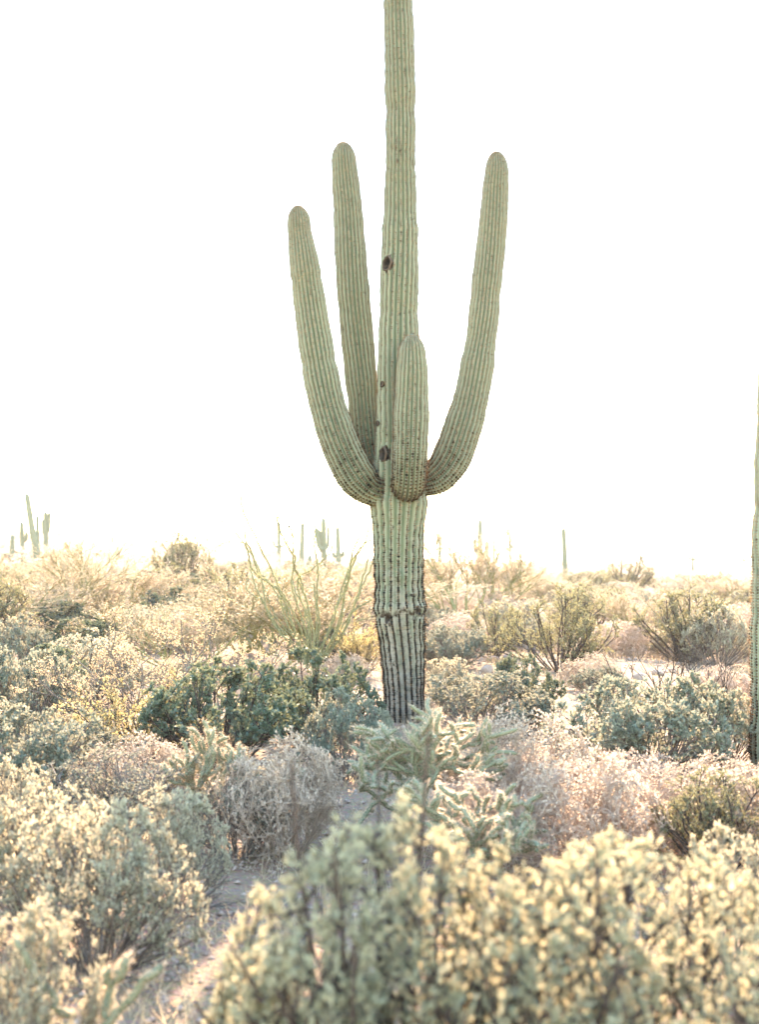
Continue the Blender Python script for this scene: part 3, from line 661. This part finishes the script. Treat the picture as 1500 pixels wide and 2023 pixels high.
# front bush, out of focus: oval upright leaves; the largest-showing leaves are parts of their own
g = G(); leaves_at(g, np.zeros((1, 3)), np.array([[0, 0, 1.]]), 1.0, RNG(3), .40, True, 0.)
LEAF = [g.mesh("oval_leaf", M['jojobafront'])]
for k in range(2):
    g = G(); rg = RNG(4 + k); leaves_at(g, np.zeros((1, 3)), np.array([[0, 0, 1.]]), 1.0, rg, .36 + .07 * k, True, 0.); LEAF.append(g.mesh("oval_leaf", M['jojobafront']))
def front_bush(px, d, wid, top, seed, label, nstem, extra=None, mat='jojobafront', dens=7):
    x = W(px, 1600, d)[0]; z0 = float(hgt(x, d)); rng = RNG(seed)
    r = tag(link("jojoba_shrub", None, None, (x, d, z0)), label, "shrub")
    H = top - z0
    gb, gl = G(), G()
    S = base_stems(nstem, rng, (.05, 1.2), (.55, .85), 7, .14, .12, .03)
    if extra is not None: S = np.concatenate([S, extra])
    B1 = branch(S, 8, (.3, 1), (.18, .36), (.4, 1.2), rng, .10, 4, .14); B2 = branch(B1, 5, (.25, 1), (.07, .17), (.4, 1.2), rng, .10, 3)
    dome((S, B1, B2) if extra is None else (B1, B2), 84, .3)
    sx = wid / (np.percentile(B2[..., 0], 97) - np.percentile(B2[..., 0], 3)); sz = H / np.percentile(B2[..., 2], 97)
    for P in (S, B1, B2): P[..., 0] *= sx; P[..., 1] *= sx; P[..., 2] *= sz
    tubes(gb, S, rads(S, .011, .004), 6); tubes(gb, B1, rads(B1, .0045, .002), 4); tubes(gb, B2, rads(B2, .002, .001))
    link("branches", gb.mesh("jojoba_branches", M['darkwood']), r)
    n = len(B2) * dens; idx = np.repeat(np.arange(len(B2)), dens); t = rng.uniform(.1, 1, n); pos, tan = along(B2, idx, t)
    ax = unit(tan * .5 + unit(rng.normal(size=(n, 3))) * .75 + np.array([0, 0, .5]))
    # leaves on the camera side and high up show largest: 300 of them are separate
    near = pos[:, 1] - 1.2 * pos[:, 2] + rng.normal(0, .05, n); order = np.argsort(near); sel = order[:300]; rest = order[300:]
    leaves_at(gl, pos[rest], ax[rest], .021, rng, .42, True)
    tag(link("foliage", gl.mesh("jojoba_foliage", M[mat]), r), kind="stuff")
    for k in sel:
        q = Vector(ax[k]).to_track_quat('Z', 'Y') @ Matrix.Rotation(rng.uniform(0, 6.28), 3, 'Z').to_quaternion()
        s = .021 * rng.uniform(.7, 1.3)
        link("leaf", LEAF[k % 3], r, pos[k], q.to_euler(), (s, s, s))
    return r
side = chain(np.array([[-.1, 0, .22], [-.08, .05, .34]]), unit(np.array([[-1., .1, .22], [-1, -.1, .15]])), np.array([.5, .42]), 7, RNG(1), .08, .0, .05)
front_bush(735, 3.6, .78, W(700, 1685, 3.6)[2], 61, "blurred grey-green bush at the lower middle with bare stems below", 34, side, dens=10)
front_bush(1020, 3.5, .86, W(1000, 1735, 3.5)[2], 62, "blurred golden-lit bush at the bottom, right of centre", 34, dens=10)
front_bush(1320, 3.7, .92, W(1300, 1720, 3.7)[2], 63, "blurred pale bush in the bottom right corner", 34, dens=10)

# ------------------------------------------------------------------ ocotillo
OW = [[(800, 1330), (700, 1180), (560, 1020), (500, 720), (385, 500), (230, 345), (100, 285), (60, 325)], [(820, 1300), (690, 1080), (640, 830), (540, 600), (430, 380), (360, 200), (385, 80)],
      [(790, 1340), (620, 1120), (530, 940), (410, 850), (405, 760)], [(800, 1320), (700, 960), (600, 820), (450, 700), (420, 600), (390, 440), (385, 340)],
      [(830, 1250), (760, 1030), (650, 850), (500, 740), (420, 520), (270, 490), (170, 530)], [(850, 1220), (740, 820), (760, 620), (720, 550), (640, 380), (630, 310), (655, 320)],
      [(870, 1210), (850, 950), (760, 690), (745, 520), (740, 410), (715, 375), (780, 370)], [(940, 1180), (925, 850), (925, 660), (905, 520), (910, 400), (880, 295)],
      [(900, 1190), (820, 830), (780, 720), (750, 650)], [(880, 1200), (780, 790), (880, 700), (1010, 580), (1040, 520)], [(1000, 1170), (1110, 880), (1180, 640), (1280, 480), (1310, 380)],
      [(1090, 1120), (1120, 900), (1180, 680), (1260, 520), (1330, 470)], [(1120, 1150), (1220, 900), (1290, 660), (1330, 520)], [(1100, 1200), (1200, 960), (1280, 780), (1350, 620)],
      [(1060, 1150), (1150, 800), (1190, 560), (1250, 450)], [(780, 1340), (580, 1030), (480, 850), (430, 690)], [(810, 1290), (740, 1100), (600, 830), (520, 740), (490, 760)],
      [(1000, 1180), (1060, 980), (950, 920)], [(1110, 1120), (1200, 1000), (1330, 920)], [(760, 1320), (600, 1090), (540, 960), (530, 850)], [(915, 1180), (915, 940), (900, 800)],
      [(860, 1200), (840, 1000), (760, 850), (740, 770)], [(990, 1200), (1040, 1050), (1130, 760), (1200, 600)], [(830, 1300), (660, 1100), (590, 980), (520, 800)]]
D0 = 19.0
bp = W(604, 1312, D0); oc = tag(link("ocotillo", None, None, (bp[0], D0, hgt(bp[0], D0))), "ocotillo with long thin leafy wands fanning up left of the trunk", "shrub")
oo = np.array(oc.location); rg = RNG(17)
for k, wv in enumerate(OW):
    dep = rg.uniform(-.9, .9); n = len(wv)
    pts = [np.array([rg.uniform(-.10, .10), rg.uniform(-.1, .1), .0])]
    for q, (u, v) in enumerate(wv):
        p = W(380 + u / 3.75, 940 + v / 3.75, D0 + dep * (q + 1) / n) - oo; p[2] = max(p[2], .05); pts.append(p)
    P = catmull(np.array(pts), 8); m = len(P); P = P + rg.normal(0, .006, P.shape)
    g = G(); tubes(g, P[None], np.linspace(.0115, .0115, m)[None], 5)
    # stubby thorn nubs along the wand
    nb = m * 5; pos, tan = along(P[None], np.zeros(nb, int), rg.uniform(.1, 1, nb)); ax = unit(rg.normal(size=(nb, 3)) + tan * .3)
    tubes(g, np.stack([pos, pos + ax * .028], 1), np.array([[.002, .0006]]), 3)
    st = link("stem", g.mesh("ocotillo_stem", M['ocostem'], True), oc)
    g = G(); nl = m * 9; pos, tan = along(P[None], np.zeros(nl, int), rg.uniform(.06, .70, nl)); ax = unit(unit(rg.normal(size=(nl, 3))) + tan * .6)
    leaves_at(g, pos, ax, .020, rg, .5)
    tag(link("foliage", g.mesh("ocotillo_leaves", M['ocoleaf']), st), kind="stuff")

# ------------------------------------------------------------------ chollas: every joint is a part, its spines a sub-part
def joint_mesh(L, R, seed):
    rng = RNG(seed); nr, na = int(L / .006) + 5, 14
    s = np.linspace(0, 1, nr); th = np.arange(na) / na * 6.283
    env = np.minimum(1, np.sqrt(np.clip(s / .10, 0.02, 1))) * np.minimum(1, np.sqrt(np.clip((1 - s) / .12, .01, 1)))
    bump = np.cos(th[None, :] * 5 + s[:, None] * L * 60) * np.cos(s[:, None] * L / .022 * 6.283 / 2 + th[None, :] * 2.5)
    rr = R * env[:, None] * (1 + .20 * bump); bend = .012 * np.sin(s * 3.1)
    V = np.stack([rr * np.cos(th) + bend[:, None], rr * np.sin(th), np.broadcast_to(s[:, None] * L, (nr, na))], -1)
    i = np.arange(nr - 1)[:, None] * na; j = np.arange(na)[None, :]; j2 = (j + 1) % na
    g = G(); g.add(V, Q=np.stack([i + j, i + j2, i + na + j2, i + na + j], -1).reshape(-1, 4))
    n = int(L / .0028); k = np.arange(n); a = k * 2.399; z = (k + .5) / n * L
    d = np.stack([np.cos(a), np.sin(a), np.zeros(n)], 1); p = d * R * 1.02 + np.stack([.012 * np.sin(z / L * 3.1), 0 * z, z], 1)
    p = np.concatenate([p, np.array([[0.0, 0, L]] * 5)]); d = np.concatenate([d, np.array([[0, 0, 1.]] * 5)]); n = len(p)
    gs = G()
    for q in range(5):
        ax = unit(d + rng.normal(0, .6, (n, 3)) + np.array([0, 0, .15])); sd = unit(np.cross(ax, rng.normal(size=(n, 3)))); Ls = rng.uniform(.011, .024, n)[:, None]
        V = np.stack([p + sd * .0007, p - sd * .0007, p + ax * Ls], 1); gs.add(V, T=np.arange(n * 3).reshape(n, 3), tint=np.repeat(rng.random(n), 3))
    return g.mesh("cholla_joint", M['choll'], True), gs.mesh("cholla_joint_spines", M['chspine']), L
JM = [joint_mesh(L, .0105, 300 + k) for k, L in enumerate((.05, .07, .09, .12, .16))]
g = G(); P = catmull(np.array([[0, 0, -.03], [.01, 0, .08], [-.01, .01, .18], [.0, 0, .28]]), 5); tubes(g, P[None], np.linspace(.035, .022, len(P))[None] * (1 + .1 * RNG(4).normal(size=(1, len(P)))), 9)
CHW = g.mesh("cholla_wood", M['chwood'], True)
def cholla(x, y, wid, hei, label, seed, depth=4, n0=6, spread=.9, upb=.25, zoff=0., lean=(0, 0, 0)):
    rng = RNG(seed); z = float(hgt(x, y)) + zoff
    joints = []
    def rec(p, d, lv):
        if lv == depth or len(joints) > 330: return
        k = int(rng.choice([1, 2, 3, 4] if lv < 2 else [0, 1, 2, 2, 3])); L = JM[k][2]
        joints.append((p, d, k)); e = p + d * L * .96
        for _ in range(int(rng.choice([1, 2, 2, 3])) if lv < depth - 1 else 0):
            q = unit(d * .75 + unit(rng.normal(size=3)) * spread + np.array([0, 0, upb]))
            if e[2] + q[2] * .15 < .04: q[2] = abs(q[2]) * .4; q = unit(q)
            rec(p + d * L * rng.uniform(.55, .97), q, lv + 1)
    for k in range(n0):
        a = k / n0 * 6.283 + rng.uniform(-.3, .3); tl = rng.uniform(.35, 1.2)
        rec(np.array([0, 0, rng.uniform(.10, .27)]), np.array([math.sin(tl) * math.cos(a), math.sin(tl) * math.sin(a), math.cos(tl)]), 0)
    E = np.array([p + d * JM[k][2] for p, d, k in joints]); nw = np.percentile(E[:, 0], 96) - np.percentile(E[:, 0], 4); nh = np.percentile(E[:, 2], 97)
    f = .5 * (wid / nw + hei / nh)
    sx, sz = wid / nw, hei / nh
    r = tag(link("cholla", None, None, (x, y, z)), label, "cactus")
    ft = min(f, .9) * (.4 if y < 5 else 1); link("trunk", CHW, r, None, None, (ft, ft, ft))
    S = np.array([sx, sx, sz])
    for p, d, k in joints:
        p2 = p * S; d2 = d * S; ln = np.linalg.norm(d2); q = Vector(d2 / ln).to_track_quat('Z', 'Y') @ Matrix.Rotation(rng.uniform(0, 6.28), 3, 'Z').to_quaternion()
        rs = min(1.1, max(.85, .5 * (f + 1)))
        j = link("joint", JM[k][0], r, p2, q.to_euler(), (rs, rs, ln)); tag(link("spines", JM[k][1], j), kind="stuff")
    return r
def hcholla(px, base_py, wpx, top_py, label, seed, **kw):
    d = CAM_Z / math.tan(math.atan((base_py - 1104.8) / FPX)); p = W(px, base_py, d); t = W(px, top_py, d)
    OCC.append((p[0], d, wpx / FPX * d / 2))
    return cholla(p[0], d, wpx / FPX * d, t[2] - float(hgt(p[0], d)), label, seed, **kw)
hcholla(800, 1625, 270, 1425, "largest cholla, a tangle of spiny joints before the trunk", 401, depth=6, n0=9, spread=.85)
hcholla(945, 1695, 220, 1555, "sprawling low cholla right of the largest one", 402, depth=5, n0=6, spread=.75)
hcholla(412, 1605, 165, 1445, "small bushy cholla below the dark green shrub", 403, depth=5, n0=7, upb=.4, spread=.8)
hcholla(150, 2120, 260, 1850, "blurred cholla at the bottom left with bare jointed arms", 404, depth=3, n0=3, upb=.5, spread=.7)
for k, (px, by, wp, ty, lab) in enumerate([(190, 1160, 60, 1105, "pale glowing cholla on the left slope, nearest the cluster of saguaros"), (6, 1260, 60, 1165, "bright pale cholla cut by the left edge"),
                                           (335, 1185, 40, 1140, "pale cholla under the round skyline bush"), (20, 1130, 40, 1078, "small pale cholla below the stubby saguaro")]):
    hcholla(px, by, wp, ty, lab, 420 + k, depth=3, n0=6)

# prickly pear and rocks
def pad_mesh(seed):
    rg = RNG(seed); nr, na = 14, 22; ph = np.linspace(0, np.pi, nr); th = np.arange(na) / na * 6.283
    zz = (1 - np.cos(ph)) * .5; rr = np.sin(ph) ** .8 * .5 * (.72 + .38 * zz)
    V = np.stack([rr[:, None] * np.cos(th), rr[:, None] * np.sin(th) * .16, np.broadcast_to(zz[:, None], (nr, na))], -1)
    i = np.arange(nr - 1)[:, None] * na; j = np.arange(na)[None, :]; j2 = (j + 1) % na
    g = G(); g.add(V, Q=np.stack([i + j, i + j2, i + na + j2, i + na + j], -1).reshape(-1, 4))
    gs = G(); idx = [(a, b) for a in range(2, nr - 1, 2) for b in range((a // 2) % 2, na, 2)]
    p = np.array([V[a, b] for a, b in idx]); d = unit(p - np.array([0, 0, .55])); d[:, 1] = np.sign(p[:, 1]) * .8 * (np.abs(p[:, 1]) > .02); d = unit(d); n = len(p)
    for q in range(6):
        ax = unit(d + rg.normal(0, .6, (n, 3))); sd = unit(np.cross(ax, rg.normal(size=(n, 3))))
        gs.add(np.stack([p + sd * .010, p - sd * .010, p + ax * .09], 1), T=np.arange(n * 3).reshape(n, 3), tint=np.repeat(rg.uniform(0, .45, n), 3))
    return g.mesh("pear_pad", M['pear'], True), gs.mesh("pear_spines", M['spine'])
PAD = [pad_mesh(9), pad_mesh(10)]
def pear(px, py, d, label, pads):
    p = W(px, py, d); z = float(hgt(p[0], d)); r = tag(link("prickly_pear", None, None, (p[0], d, z)), label, "cactus")
    for k, (dx, dy, dz, s, ry, rz) in enumerate(pads):
        o = link("pad", PAD[k % 2][0], r, (dx, dy, dz), (rad(8 * (-1) ** k), ry, rz), (s, s, s * 1.1)); tag(link("spines", PAD[k % 2][1], o), kind="stuff")
pear(545, 2000, 4.4, "pale prickly pear pads showing behind the blurred bush's stems",
     [(-.02, 0, -.02, .20, .05, .3), (-.07, .03, .17, .17, -.35, .1), (.06, .02, .17, .16, .35, -.3), (-.13, .02, .02, .15, -.6, .5), (.02, .05, .32, .14, .1, .4)])
def rock_mesh(seed):
    rg = RNG(seed); nr, na = 12, 18; ph = np.linspace(0.02, np.pi - .02, nr); th = np.arange(na) / na * 6.283
    d = np.stack([np.sin(ph)[:, None] * np.cos(th), np.sin(ph)[:, None] * np.sin(th), np.broadcast_to(np.cos(ph)[:, None], (nr, na))], -1)
    r = np.ones((nr, na))
    for k in range(9):           # flat chips off a ball
        nrm = unit(rg.normal(size=3)); c = rg.uniform(.55, .85); dt = (d * nrm).sum(-1); r = np.where(dt * r > c, c / np.maximum(dt, .05), r)
    V = d * (r * (1 + rg.normal(0, .012, (nr, na))))[..., None] * np.array([1, .8, .62])
    i = np.arange(nr - 1)[:, None] * na; j = np.arange(na)[None, :]; j2 = (j + 1) % na
    g = G(); g.add(V, Q=np.stack([i + j, i + na + j, i + na + j2, i + j2], -1).reshape(-1, 4)); return g.mesh("rock", M['rock'])
RK = [rock_mesh(500 + k) for k in range(4)]
rocks = [(32, 1765, 70, "large pink rock at the left edge below the pale shrubs"), (965, 1335, 36, "tallest rock on the bare rise right of the trunk"), (975, 1322, 30, "flat rock behind the tallest one on the rise"),
         (948, 1345, 26, "small rock left of the tallest one on the rise"), (1004, 1318, 26, "rounded rock at the right end of the rise"), (932, 1350, 18, "smallest stone on the rise beside the trunk"),
         (748, 1365, 16, "orange stone lit beside the trunk's left foot"), (726, 1356, 14, "flat grey stone left of the trunk"), (1262, 1342, 34, "brown rock at the sandy clearing's front edge"),
         (1300, 1330, 26, "half-buried stone on the sandy clearing"), (1155, 1430, 22, "small stone in the sandy gap"), (1060, 1590, 20, "stone hidden low among pink dry shrubs"), (1330, 1325, 18, "pebble-like stone right on the sandy clearing")]
for k, (px, py, wp, lab) in enumerate(rocks):
    d = CAM_Z / math.tan(math.atan((py - 1104.8) / FPX)); p = W(px, py, d); s = wp / FPX * d / 2
    tag(link("rock", RK[k % 4], None, (p[0], d, float(hgt(p[0], d)) + s * .3), (0, 0, k * 1.3), (s * 1.15, s, s)), lab, "rock")

# ------------------------------------------------------------------ the brush that fills the plain
rg = RNG(91)
CLEAR = [(-.75, 5.2, .55), (W(1085, 1420, 14.2)[0], 14.2, 1.0), (W(1085, 1420, 11.8)[0], 11.8, .7), (W(1330, 1320, 20.5)[0], 20.5, 1.5), (W(970, 1335, 19.3)[0], 18.2, .8), (W(745, 1370, 17)[0], 15.5, .45), (W(1220, 1330, 20)[0], 19.0, 1.0), (0.25, 14.0, .55)]
ZL = "left of the great saguaro"; ZR = "right of the great saguaro"
LOOK = dict(paloverde="feathery pale palo verde", bursage="sage-grey mounded shrub", pale="pale backlit shrub", dry="pinkish dry shrub", creosote="olive creosote",
            jojoba="dark green shrub", catclaw="orange-leaved thorny shrub", lowgrey="low grey twig shrub")
MARKS = [("the great saguaro's foot", 800, 1400), ("the ocotillo", 600, 1250), ("the largest cholla", 795, 1520), ("the small bushy cholla", 412, 1530), ("the wide creosote", 1110, 1260),
         ("the big sage mound", 1290, 1450), ("the bare dead shrub", 1320, 1360), ("the thorny arching shrub", 310, 1330), ("the dark green dense shrub", 445, 1410), ("the broad palo verde", 120, 1180),
         ("the dark-forked palo verde", 480, 1220), ("the upswept palo verde", 920, 1150), ("the round skyline bush", 362, 1110), ("the frame-edge saguaro", 1490, 1400), ("the tall leaning saguaro", 62, 1060),
         ("the candelabra saguaro", 640, 1085), ("the lone saguaro pole", 1116, 1110), ("the three-stemmed saguaro", 950, 1085), ("the cross-shaped saguaro", 1370, 1105), ("the sandy clearing", 1330, 1315),
         ("the rocky rise", 965, 1325), ("the dark distant bush", 1235, 1150), ("the largest pink shrub", 1030, 1510), ("the pink left-edge rock", 32, 1750)]
USED = set()
def filler_label(kind, x, y, hh):
    px = 750 + x / y * FPX; py = 1104 + (CAM_Z - float(hgt(x, y)) - hh * .5) / y * FPX
    for wide in (0, 1):
        for nm, mx, my in sorted(MARKS, key=lambda m: math.hypot(px - m[1], 2.2 * (py - m[2])))[:6]:
            dx, dy = px - mx, py - my
            h = "left of " if dx < -25 else "right of " if dx > 25 else ""; v = "behind" if dy < -12 else "in front of" if dy > 12 else ""
            dist = math.hypot(dx, dy); far_ = "well " if dist > 160 else "just " if dist < 70 else ""
            if h and v: rel = v.replace(" of", "") + " and " + h.strip() if v == "behind" else "nearer than and " + h.strip()
            elif h: rel = h.strip()
            elif v: rel = v
            else: rel = "right beside"; far_ = ""
            lab = LOOK[kind] + " " + far_ + rel + " " + nm
            if wide: lab = ("taller " if hh > .8 else "small ") + lab
            if lab not in USED: USED.add(lab); return lab
    return LOOK[kind] + " in the brush " + (ZL if px < 795 else ZR)
placed = 0; tries = 0
while placed < 335 and tries < 9500:
    tries += 1
    y = 8.0 + 62 * rg.random() ** 1.25; x = rg.uniform(-.31, .31) * y
    if placed >= 290: y = rg.uniform(4, 22); x = (rg.uniform(.28, .62) * y + .3) * (1 if rg.random() < .5 else -1)
    sd = 0 if x / y < .015 else 1
    u = rg.random()
    if placed < 290 and y < 20 and rg.random() < .62: continue
    if y < 20: kind = ('bursage' if u < .30 else 'pale' if u < .5 else 'dry' if u < .85 else 'lowgrey')
    elif sd == 0: kind = ('paloverde' if u < .30 else 'pale' if u < .44 else 'dry' if u < .53 else 'bursage' if u < .66 else 'catclaw' if u < .76 else 'creosote' if u < .89 else 'jojoba')
    else: kind = ('paloverde' if u < .20 else 'pale' if u < .44 else 'dry' if u < .70 else 'bursage' if u < .84 else 'creosote' if u < .93 else 'catclaw' if u < .97 else 'jojoba')
    wd, hh = dict(bursage=(1.0, .55), pale=(1.1, .6), dry=(1.0, .6), creosote=(1.6, 1.3), jojoba=(1.3, .9), catclaw=(1.9, 1.2), lowgrey=(.9, .45), paloverde=(3.0, 2.0))[kind]
    f = rg.uniform(.75, 1.2); wd *= f; hh *= f * rg.uniform(.9, 1.1)
    if y < 20: wd *= .7; hh *= .65
    elif sd == 1 and kind == 'paloverde': wd *= .8; hh *= .75
    if y > 20:
        hh = min(hh, max(.42, 1.55 + .0012 * y - float(hgt(x, y)) - (.4 if x / y > .17 and y > 30 else 0) - rg.uniform(0, .75) + (.35 if y > 50 and rg.random() < .12 else -.1)))
    R = wd / 2
    if any(math.hypot(x - a, y - b) < r * .85 + R for a, b, r in CLEAR): continue
    if any(math.hypot(x - a, y - b) < (r + R) * .62 for a, b, r in OCC): continue
    # keep the sight of the ocotillo and of the great trunk's foot open
    if abs(x / y - .012) < .05 and 8 < y < 14.5: continue
    if abs(x / y + .045) < .05 and 14 < y < 19.5 and hh > .5: continue
    plant(kind, x, y, wd, hh, filler_label(kind, x, y, hh), LOOK[kind] + "s " + (ZR if sd else ZL), rz=rg.uniform(0, 6.28))
    placed += 1
print("fillers", placed, tries)

# far brush to the skyline: reads as one mass
def lod(seed, hgt_, wid):
    rng = RNG(seed); g = G(); S = base_stems(9, rng, (.05, 1.1), (.6, 1.0), 3); B1 = branch(S, 5, (.3, 1), (.25, .5), (.3, .9), rng, .25, 2)
    B2 = branch(B1, 3, (.2, 1), (.12, .25), (.3, .9), rng, .2, 2)
    leafset(g, B2, 2, .125, rng, .32, .8, .7); leafset(g, B1, 1, .12, rng, .32)
    V, Q, T, A = g.arrays(); s = np.array([wid, wid, hgt_]) / np.array([1.6, 1.6, 1.1]); return V * s, Q, A
LOD = [lod(700 + k, 1.0, 1.7) for k in range(6)]
g = G()
for k in range(1050):
    y = 55 + 260 * rg.random() ** 1.6; x = rg.uniform(-.36, .36) * y; s = rg.uniform(.38, .85) * (1.0 + y / 300) * (1.0 if x / y < .02 else .8)
    if x / y > .17 and y > 110: continue
    V, Q, A = LOD[k % 6]; a = rg.uniform(0, 6.28); ca, sa = math.cos(a), math.sin(a)
    VV = np.stack([V[:, 0] * ca - V[:, 1] * sa, V[:, 0] * sa + V[:, 1] * ca, V[:, 2]], 1) * s + np.array([x, y, float(hgt(x, y))])
    g.add(VV, Q=Q, tint=A)
tag(link("undergrowth", g.mesh("far_brush", M['farveg'])), "far desert brush blending into haze along the skyline", "brush", None, "stuff")

# pebbles, litter, dry grass on the ground
g = G(); n = 9000; y = 3.5 + 22 * rg.random(n) ** 1.4; x = rg.uniform(-.33, .33, n) * y; s = rg.uniform(.004, .016, n) * (1 + y / 18)
c = np.stack([x, y, hgt(x, y) + s * .2], 1); O = np.array([[1, 0, 0], [0, 1, 0], [-1, 0, 0], [0, -1, 0], [.1, .1, .7], [0, 0, -.5]], float)
V = c[:, None, :] + O[None] * s[:, None, None] * rg.uniform(.7, 1.3, (n, 6, 1)); i = np.arange(n)[:, None] * 6
g.add(V, T=np.concatenate([i + np.array([[a, b, 4]]) for a, b in ((0, 1), (1, 2), (2, 3), (3, 0))] + [i + np.array([[b, a, 5]]) for a, b in ((0, 1), (1, 2), (2, 3), (3, 0))]))
tag(link("gravel", g.mesh("gravel", M['rock'])), "scattered small stones on the desert soil", "gravel", None, "stuff")
g = G(); n = 2600; y = 4 + 34 * rg.random(n) ** 1.3; x = rg.uniform(-.33, .33, n) * y
k = 9; X = np.repeat(x, k) + rg.normal(0, .035, n * k); Y = np.repeat(y, k) + rg.normal(0, .035, n * k); st = np.stack([X, Y, hgt(X, Y) - .005], 1)
dr = unit(np.stack([rg.normal(0, .45, n * k), rg.normal(0, .45, n * k), np.ones(n * k)], 1)); P = chain(st, dr, rg.uniform(.06, .20, n * k), 3, rg, .15, 0, .3)
sdv = unit(np.cross(dr, rg.normal(size=dr.shape))) * .0016
V = np.stack([P[:, 0] - sdv, P[:, 0] + sdv, P[:, 1] + sdv * .8, P[:, 1] - sdv * .8, P[:, 2]], 1); i = np.arange(n * k)[:, None] * 5
g.add(V, Q=i + np.array([[0, 1, 2, 3]]), T=i + np.array([[3, 2, 4]]), tint=np.repeat(rg.random(n * k), 5))
tag(link("grass", g.mesh("dry_grass", M['straw'])), "dry straw grass and litter between the shrubs", "grass", None, "stuff")

# ------------------------------------------------------------------ haze: one closed box of even, pale air round camera and land
xa, xb, ya, yb_ = -2560., 2560., xs[0], 3800.
m, t, o = newmat("haze_air"); pv = N(t, 'ShaderNodeVolumePrincipled')
pv.inputs['Color'].default_value = (.96, .95, .97, 1); pv.inputs['Density'].default_value = 0.00036; pv.inputs['Anisotropy'].default_value = .4
t.links.new(pv.outputs[0], o.inputs['Volume'])
ext = 2750.; z0, z1 = -14.0, 13.0
g = G(); V = np.array([[a, b, c] for c in (z0, z1) for b in (-60., ext + 900) for a in (-ext, ext)])
g.add(V, Q=[[0, 2, 3, 1], [4, 5, 7, 6], [0, 1, 5, 4], [2, 6, 7, 3], [0, 4, 6, 2], [1, 3, 7, 5]])
hz = link("haze", g.mesh("haze", m)); tag(hz, "thin warm haze over the desert", None, None, "stuff")
